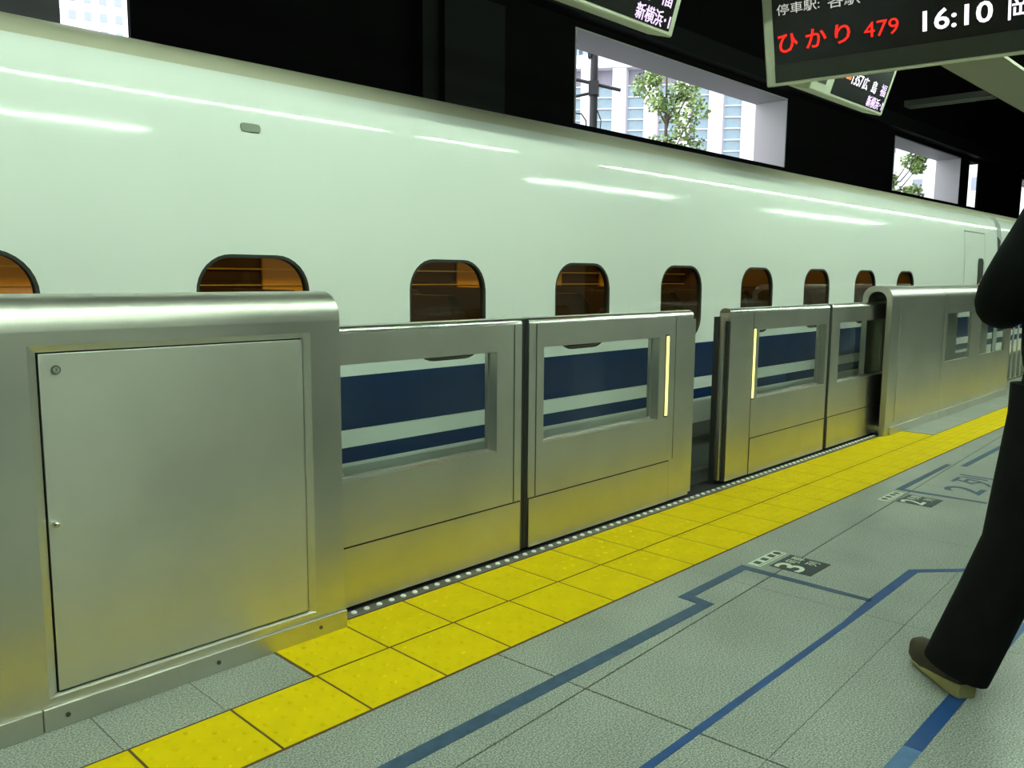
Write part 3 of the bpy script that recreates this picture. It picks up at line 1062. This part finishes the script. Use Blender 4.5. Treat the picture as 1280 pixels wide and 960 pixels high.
def small_board(xr, label):
    W = 1.235
    b = board('track_board', label, 'sign', sign_matrix((xr - W, 0.57, 2.5), (1, 0, 0)), W, 0.40, 0.16, (0.31, W - 0.046, 0.022, 0.365), None, 'small boards above the gates')
    MB().box(0.075, 0.205, 0.06, 0.19, -0.002, 0.003).build('blank_square', 'duct', b, local=True)
    lettering('新横浜･1', 'led_violet', b, T3(W - 0.343, 0.028), width=0.285, height=0.074, bold=0.008)
    lettering('のぞみ', 'led_yellow', b, T3(0.318, 0.135), width=0.11, height=0.06)
    MB().box(0.455, 0.535, 0.145, 0.185, 0.002, 0.004).build('led_block', 'led_orange', b, local=True)
    lettering('1357', 'led_white', b, T3(0.56, 0.125), width=0.165, height=0.075)
    lettering('広', 'led_white', b, T3(0.74, 0.122), width=0.085, height=0.080)
    lettering('島', 'led_white', b, T3(0.90, 0.122), width=0.085, height=0.080)
    lettering('福', 'led_violet', b, T3(1.06, 0.125), width=0.095, height=0.080)
    for xx in (0.25, 1.0):
        MB().tube([(xx, 0.36, -0.08), (xx, 4.1, -0.08 - 1.13)], 0.018, 8).build('hanger', 'duct', b, local=True)
    return b
small_board(2.34, 'small track board at the top of the photo, left of the big departure board')
small_board(5.15, 'small track board farther off, seen just under the big departure board')

# ================================================================== PERSON
PF = Vector((0.50, 0.866, 0))            # walking direction
PL = Vector((-0.866, 0.50, 0))           # the person's left
pt = thing('person', 'person in dark jacket, black trousers and brown shoes striding along the platform', 'person', (1.42, -1.45, 0))
def P(f, l, z, o=Vector((1.43, -1.468, 0))):
    return o + PF * f + PL * l + Vector((0, 0, z))

ankL = Vector((1.378, -1.228, 0.12))
kneeL = Vector((1.395, -1.350, 0.50))
hipL = P(0.0, 0.09, 0.90)
hipR = P(0.0, -0.09, 0.90)
kneeR = P(-0.06, -0.09, 0.49)
ankR = P(-0.36, -0.10, 0.14)
shL = P(0.0, 0.175, 1.435)
shR = P(0.0, -0.175, 1.435)
elL = P(0.125, 0.205, 1.215)
wrL = P(0.24, 0.02, 1.20)
elR = P(0.12, -0.23, 1.17)
wrR = P(0.26, -0.05, 1.23)

def skin_mesh(name, verts, edges, radii, mat, parent, sub=2, root=0):
    me = bpy.data.meshes.new(name)
    off = WL[parent.name]
    me.from_pydata([tuple(Vector(v) - off) for v in verts], edges, [])
    o = bpy.data.objects.new(name, me)
    COL.objects.link(o)
    sk = o.modifiers.new('skin', 'SKIN')
    sk.use_smooth_shade = True
    for i, r in enumerate(radii):
        d = me.skin_vertices[0].data[i]
        d.radius = r if isinstance(r, tuple) else (r, r)
        d.use_root = (i == root)
    ss = o.modifiers.new('sub', 'SUBSURF')
    ss.levels = ss.render_levels = sub
    dg = bpy.context.evaluated_depsgraph_get()
    m2 = bpy.data.meshes.new_from_object(o.evaluated_get(dg))
    bpy.data.objects.remove(o)
    m2.name = name
    m2.materials.clear()
    m2.materials.append(MATS[mat])
    for p_ in m2.polygons:
        p_.use_smooth = True
    r = link(name, m2, parent)
    return r

pel = P(0, 0, 0.93)
sp1 = P(0.0, 0, 1.12)
sp2 = P(0.0, 0, 1.32)
nk0 = P(0.01, 0, 1.45)
nk1 = P(0.025, 0, 1.53)
hd0 = P(0.035, 0, 1.60)
hd1 = P(0.03, 0, 1.70)
bv = [pel, sp1, sp2, nk0, nk1, hd0, hd1, hipL, kneeL, ankL, hipR, kneeR, ankR, shL, elL, wrL, shR, elR, wrR]
be = [(0, 1), (1, 2), (2, 3), (3, 4), (4, 5), (5, 6), (0, 7), (7, 8), (8, 9), (0, 10), (10, 11), (11, 12), (3, 13), (13, 14), (14, 15), (3, 16), (16, 17), (17, 18)]
br = [0.11, 0.10, 0.11, 0.07, 0.055, 0.085, 0.075, 0.07, 0.05, 0.036, 0.07, 0.05, 0.036, 0.05, 0.038, 0.028, 0.05, 0.038, 0.028]
hand_i = []
for wr, el, sgn in ((wrL, elL, -1), (wrR, elR, 1)):
    wi = bv.index(wr)
    d = (wr - el).normalized()
    side = PF
    upz = Vector((0, 0, 1))
    palm = wr + d * 0.06
    bv.append(palm)
    br.append(0.030)
    be.append((wi, len(bv) - 1))
    pi_ = len(bv) - 1
    for k, (off, ln) in enumerate(((0.027, 0.070), (0.009, 0.080), (-0.009, 0.075), (-0.026, 0.060))):
        a = palm + d * 0.035 + upz * off
        b = a + d * ln * 0.5 - side * 0.008
        c = b + d * ln * 0.35 - side * 0.026
        i0 = len(bv)
        bv += [a, b, c]
        br += [0.0095, 0.009, 0.0075]
        be += [(pi_, i0), (i0, i0 + 1), (i0 + 1, i0 + 2)]
    a = wr + d * 0.035 + upz * 0.038
    b = a + d * 0.035 + upz * 0.018
    i0 = len(bv)
    bv += [a, b]
    br += [0.011, 0.009]
    be += [(wi, i0), (i0, i0 + 1)]
skin_mesh('body', bv, be, br, 'skin', pt)
# face and hair
nose = MB().ball(P(0.125, 0, 1.615), 0.016, 8, 6, (1, 1, 1.5))
nose.build('nose', 'skin', pt)
for s in (-1, 1):
    MB().ball(P(0.105, 0.032 * s, 1.645), 0.011, 8, 6).build('eye', 'eye', pt)
    MB().ball(P(0.02, 0.088 * s, 1.62), 0.022, 8, 6, (0.8, 0.8, 1.4)).build('ear', 'skin', pt)
MB().ball(P(0.108, 0, 1.572), 0.016, 8, 6, (1.2, 1.2, 0.35)).build('mouth', 'hair', pt)
hair = MB()
hr = []
for k in range(7):
    th = k / 6
    zz = 1.585 + 0.165 * math.sin(th * PI / 2)
    rr = 0.108 * math.cos(th * PI / 2 * 0.97)
    hr.append([P((rr * 1.08) * math.cos(2 * PI * q / 20) + 0.005 - 0.03 * (1 - th), rr * math.sin(2 * PI * q / 20), zz + 0.055 * (1 - th) * max(0, math.cos(2 * PI * q / 20))) for q in range(20)])
hair.rings(hr)
hair.build('hair', 'hair', pt)

# jacket
jv = [P(0.0, 0, 0.97), P(0.005, 0, 1.12), P(0.01, 0, 1.30), P(0.0, 0, 1.42), P(0.01, 0, 1.47), shL, elL, wrL - (wrL - elL) * 0.1, shR, elR, wrR - (wrR - elR) * 0.1]
je = [(0, 1), (1, 2), (2, 3), (3, 4), (3, 5), (5, 6), (6, 7), (3, 8), (8, 9), (9, 10)]
jr = [0.165, 0.165, 0.170, 0.125, 0.068, 0.100, 0.078, 0.055, 0.100, 0.078, 0.055]
skin_mesh('jacket', jv, je, jr, 'jacket', pt)
# trousers: lofted legs with clean hems, joined at the seat
tr = MB()
def leg(hip, knee, ank, outw):
    hemd = (ank - knee).normalized()
    pts = [hip + Vector((0, 0, 0.10)), hip, hip.lerp(knee, 0.5), knee, knee.lerp(ank, 0.5), ank - hemd * 0.03, ank + hemd * 0.050]
    tr.tube(pts, [(0.09, 0.12), (0.11, 0.12), (0.106, 0.11), (0.098, 0.10), (0.090, 0.098), (0.082, 0.100), (0.078, 0.100)], 18)
leg(hipL, kneeL, ankL, 1)
leg(hipR, kneeR, ankR, -1)
rings = []
for z, a, b in ((0.80, 0.10, 0.15), (0.86, 0.135, 0.185), (0.95, 0.14, 0.18), (1.06, 0.125, 0.165)):
    rings.append([P(a * math.cos(2 * PI * q / 20), b * math.sin(2 * PI * q / 20), z) for q in range(20)])
tr.rings(rings)
tr.build('trousers', 'trousers', pt)

def shoe(heel, ang, pitch_, lift):
    """sneaker built with the toe along +y, heel at the origin"""
    R = Matrix.Translation(heel) @ Matrix.Rotation(ang, 4, 'Z') @ Matrix.Rotation(pitch_, 4, 'X')
    off = WL[pt.name]
    def tf(v):
        return R @ Vector(v) - off
    st = [(0.000, 0.026, 0.046), (0.012, 0.034, 0.044), (0.05, 0.040, 0.038), (0.11, 0.040, 0.026), (0.17, 0.044, 0.016), (0.22, 0.044, 0.012), (0.26, 0.034, 0.011), (0.280, 0.015, 0.011)]
    rs = []
    for y, hw, h in st:
        z0 = 0.0 if y < 0.2 else (y - 0.2) * 0.22
        rs.append([tf(v) for v in ((-hw, y, z0), (hw, y, z0), (hw + 0.003, y, z0 + h * 0.6), (hw, y, z0 + h), (-hw, y, z0 + h), (-hw - 0.003, y, z0 + h * 0.6))])
    m = MB().rings(rs, smooth=False)
    so = m.build('sole', 'shoe_sole', pt, local=True)
    us = [(0.004, 0.028, 0.085), (0.02, 0.033, 0.105), (0.06, 0.037, 0.108), (0.10, 0.039, 0.102), (0.14, 0.041, 0.088), (0.18, 0.045, 0.080), (0.22, 0.045, 0.074), (0.255, 0.037, 0.066), (0.284, 0.018, 0.048)]
    rs = []
    for y, hw, h in us:
        z0 = (0.030 if y < 0.1 else 0.009) + (0.0 if y < 0.2 else (y - 0.2) * 0.22)
        ring = []
        for q in range(14):
            a = PI * q / 13
            ring.append(tf((hw * math.cos(a) * (1.0 if 0 < q < 13 else 1.02), y, z0 + (h - z0 + 0.012) * (max(0.0, math.sin(a)) ** 0.6))))
        rs.append(ring)
    m = MB().rings(rs)
    uo = m.build('shoe', 'shoe_brown', pt, local=True)
    for k in range(4):
        y = 0.115 + k * 0.022
        h = 0.105 - k * 0.0105
        MB().tube([tf((-0.024, y, h - 0.006)), tf((0, y + 0.004, h + 0.004)), tf((0.024, y, h - 0.006))], 0.003, 6).build('lace', 'lace', uo, local=True)
SA = math.atan2(-PF.x, PF.y)
shoe(Vector((1.345, -1.258, 0.0)), SA - 0.16, math.radians(3), 0)
shoe(Vector((ankR.x - PF.x * 0.03, ankR.y - PF.y * 0.03, 0.085)), SA, math.radians(-18), 0)

# ================================================================== OUTSIDE
struct(MB().box(-30, 90, WY + WD + 0.3, 80, -6.2, -6.0), 'ground_street', 'street')

def facing_thing(name, label, cat, x, y, az, z0=-6.0, group=None):
    """local x = right along the facade, local y = away from the station, origin on the street"""
    return thing(name, label, cat, (x, y, z0), -az, group)

AZ1 = math.radians(56.4)
bA = facing_thing('office_building', 'pale office building with white ribbed columns and blue glass bays beyond the large opening', 'building', 36.06, 22.94, AZ1)
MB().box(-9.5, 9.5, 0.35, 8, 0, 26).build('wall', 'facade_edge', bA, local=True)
per = 1.62
cols = [-3.1 * 1.5 + per * k for k in range(-2, 9)]
pane = MB().box(0, per - 0.74, 0.0, 0.03, 0, 0.50).mesh('pane')
pane.materials.append(MATS['pane_blue'])
MULL = MB().box(0, per - 0.76, 0, 0.16, 0, 0.06).mesh('mullion')
MULL.materials.append(MATS['mullion'])
for c in cols:
    co = MB().box(c, c + 0.70, -0.25, 0.36, 0, 17.85).build('column', 'facade', bA, local=True)
    rb = MB()
    for q in range(6):
        rb.box(c + 0.06 + q * 0.11, c + 0.085 + q * 0.11, -0.262, -0.25, 0, 17.8)
    rb.build('rib', 'facade_rib', co, local=True)
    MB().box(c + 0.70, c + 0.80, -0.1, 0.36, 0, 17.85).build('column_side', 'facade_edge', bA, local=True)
    for r in range(14):
        o = link('window_pane', pane, bA, Vector((c + 0.77, 0.20, 9.2 + r * 0.56)))
    for r in range(15):
        link('mullion', MULL, bA, Vector((c + 0.76, 0.10, 9.14 + r * 0.56)))
MB().box(-9.5, 9.5, -0.35, 0.4, 17.85, 18.5).build('cornice', 'facade_bright', bA, local=True)
for k in range(8):
    MB().box(-9 + k * 2.2, -9 + k * 2.2 + 2.0, -0.02, 0.36, 18.6, 20.4).build('upper_window', 'pane_blue', bA, local=True)

AZ2 = math.radians(71.43)
bB = facing_thing('apartment_building', 'bright white building with small grey windows behind the second opening', 'building', -1.427 + 55 * math.sin(AZ2), -1.942 + 55 * math.cos(AZ2), AZ2)
MB().box(-3.0, 9, 0, 8, 0, 22).build('wall', 'facade_bright', bB, local=True)
for zz in (9.9, 12.2, 14.5):
    for xx in (-1.9, -0.4, 1.15, 2.6):
        wf = MB().box(xx, xx + 0.62, -0.05, 0.05, zz, zz + 0.85).build('window', 'mullion', bB, local=True)
        MB().box(xx + 0.06, xx + 0.56, -0.06, 0.0, zz + 0.06, zz + 0.79).build('pane', 'pane_grey', wf, local=True)
AZ0 = math.radians(19.83)
bC = facing_thing('tower_block', 'white tower block with rows of small windows seen through the narrow opening at top left', 'building', 12.7, 39.0, AZ0)
MB().box(-12, 12, 0, 8, 0, 40).build('wall', 'facade_bright', bC, local=True)
for zz in range(8):
    for xx in range(12):
        MB().box(-3.6 + xx * 0.62, -3.6 + xx * 0.62 + 0.30, -0.05, 0.02, 14.6 + zz * 0.75, 14.6 + zz * 0.75 + 0.36).build('window', 'pane_grey', bC, local=True)

# utility pole
pp = facing_thing('utility_pole', 'dark grey utility pole with cross arms outside the large opening', 'pole', 13.57, 8.01, AZ1)
MB().tube([(-1.60, 0, 0), (-1.60, 0, 14)], [0.10, 0.075], 12).build('shaft', 'pole_metal', pp, local=True)
MB().tube([(-1.96, -0.05, 11.32), (-1.05, 0.05, 11.10)], 0.035, 8).build('cross_arm', 'pole_metal', pp, local=True)
MB().tube([(-2.05, -0.02, 10.98), (-1.60, 0, 11.06)], 0.03, 8).build('cross_arm', 'pole_metal', pp, local=True)
MB().box(-1.70, -1.50, -0.12, 0.12, 11.0, 11.28).build('clamp', 'pole_metal', pp, local=True)
MB().box(-1.73, -1.66, -0.1, 0.1, 11.75, 12.1).build('step_bracket', 'pole_metal', pp, local=True)
MB().tube([(-2.05, 0, 10.66), (-1.85, 0, 10.64), (-1.75, 0, 10.5), (-1.74, 0, 10.2), (-1.66, 0, 9.9)], 0.016, 6).build('cable', 'pole_metal', pp, local=True)
MB().tube([(-1.52, 0, 10.7), (-1.44, 0, 10.5), (-1.46, 0, 10.2), (-1.54, 0, 9.95)], 0.012, 6).build('cable', 'pole_metal', pp, local=True)

def tree(name, label, x, y, az, tx, ztop, clusters, nleaf, rl, lean=0.0):
    t = facing_thing(name, label, 'tree', x, y, az, -6.0, 'street trees')
    tk = MB()
    tk.tube([(tx - lean, 0, 0), (tx, 0, 5), (tx + 0.02, 0.02, 9.5), (tx - 0.02, 0, ztop)], [0.13, 0.10, 0.06, 0.02], 8)
    tk.build('trunk', 'bark', t, local=True)
    bo = MB()
    for (cx, cy, cz, r) in clusters:
        zb = cz - 0.5 - 0.35 * abs(cx - tx)
        bo.tube([(tx, 0, zb), ((tx + cx) / 2, cy / 2, zb + 0.15), (cx, cy, cz)], [0.03, 0.022, 0.01], 5)
    bo.build('branches', 'bark', t, local=True)
    lv = MB()
    for (cx, cy, cz, r) in clusters:
        for k in range(nleaf):
            while True:
                q = Vector((random.uniform(-1, 1), random.uniform(-1, 1), random.uniform(-1, 1)))
                if q.length < 1:
                    break
            c = Vector((cx, cy, cz)) + q * r
            a = Vector((random.uniform(-1, 1), random.uniform(-1, 1), random.uniform(-1, 0.4))).normalized() * rl
            b = a.cross(Vector((random.uniform(-1, 1), random.uniform(-1, 1), random.uniform(-1, 1)))).normalized() * rl * 0.42
            lv.v += [tuple(c), tuple(c + a * 0.5 + b), tuple(c + a), tuple(c + a * 0.5 - b)]
            n0 = len(lv.v) - 4
            lv.f.append([n0, n0 + 1, n0 + 2, n0 + 3])
            lv.sm.append(False)
    me = bpy.data.meshes.new('foliage')
    me.from_pydata(lv.v, [], lv.f)
    me.materials.append(MATS['leaf'])
    o = link('foliage', me, t)
    o['kind'] = 'stuff'
    return t

random.seed(3)
CL1 = [(-0.72, 0, 12.05, 0.30), (-0.45, 0.1, 12.25, 0.22), (-0.35, -0.1, 11.65, 0.30), (-0.05, 0.1, 11.45, 0.34), (0.15, 0, 11.85, 0.25), (0.45, 0.1, 11.9, 0.30), (0.60, 0, 11.4, 0.32), (0.30, -0.1, 10.9, 0.34), (-0.65, 0, 10.35, 0.40), (-0.25, 0.1, 10.55, 0.38), (-0.95, 0, 10.0, 0.35), (0.15, 0, 10.35, 0.32), (0.55, 0.1, 10.4, 0.38), (0.75, 0, 9.9, 0.36), (-0.4, 0, 9.8, 0.45), (0.4, 0, 9.6, 0.45)]
tree('street_tree', 'leafy green street tree in front of the pale office building', 16.9, 10.22, AZ1, -0.13, 12.4, CL1, 190, 0.10)
CL2 = [(-0.30, 0, 11.0, 0.28), (-0.05, 0, 10.8, 0.24), (0.0, 0.1, 11.1, 0.18), (-0.45, 0, 9.9, 0.35), (-0.15, 0.1, 10.0, 0.28), (-0.85, 0, 10.4, 0.26), (-0.6, 0, 9.5, 0.4), (-0.95, 0, 9.7, 0.3)]
tree('street_tree', 'sparse green street tree against the white sky in the second opening', -1.427 + 30 * math.sin(AZ2), -1.942 + 30 * math.cos(AZ2), AZ2, -1.1, 11.2, CL2, 200, 0.11)
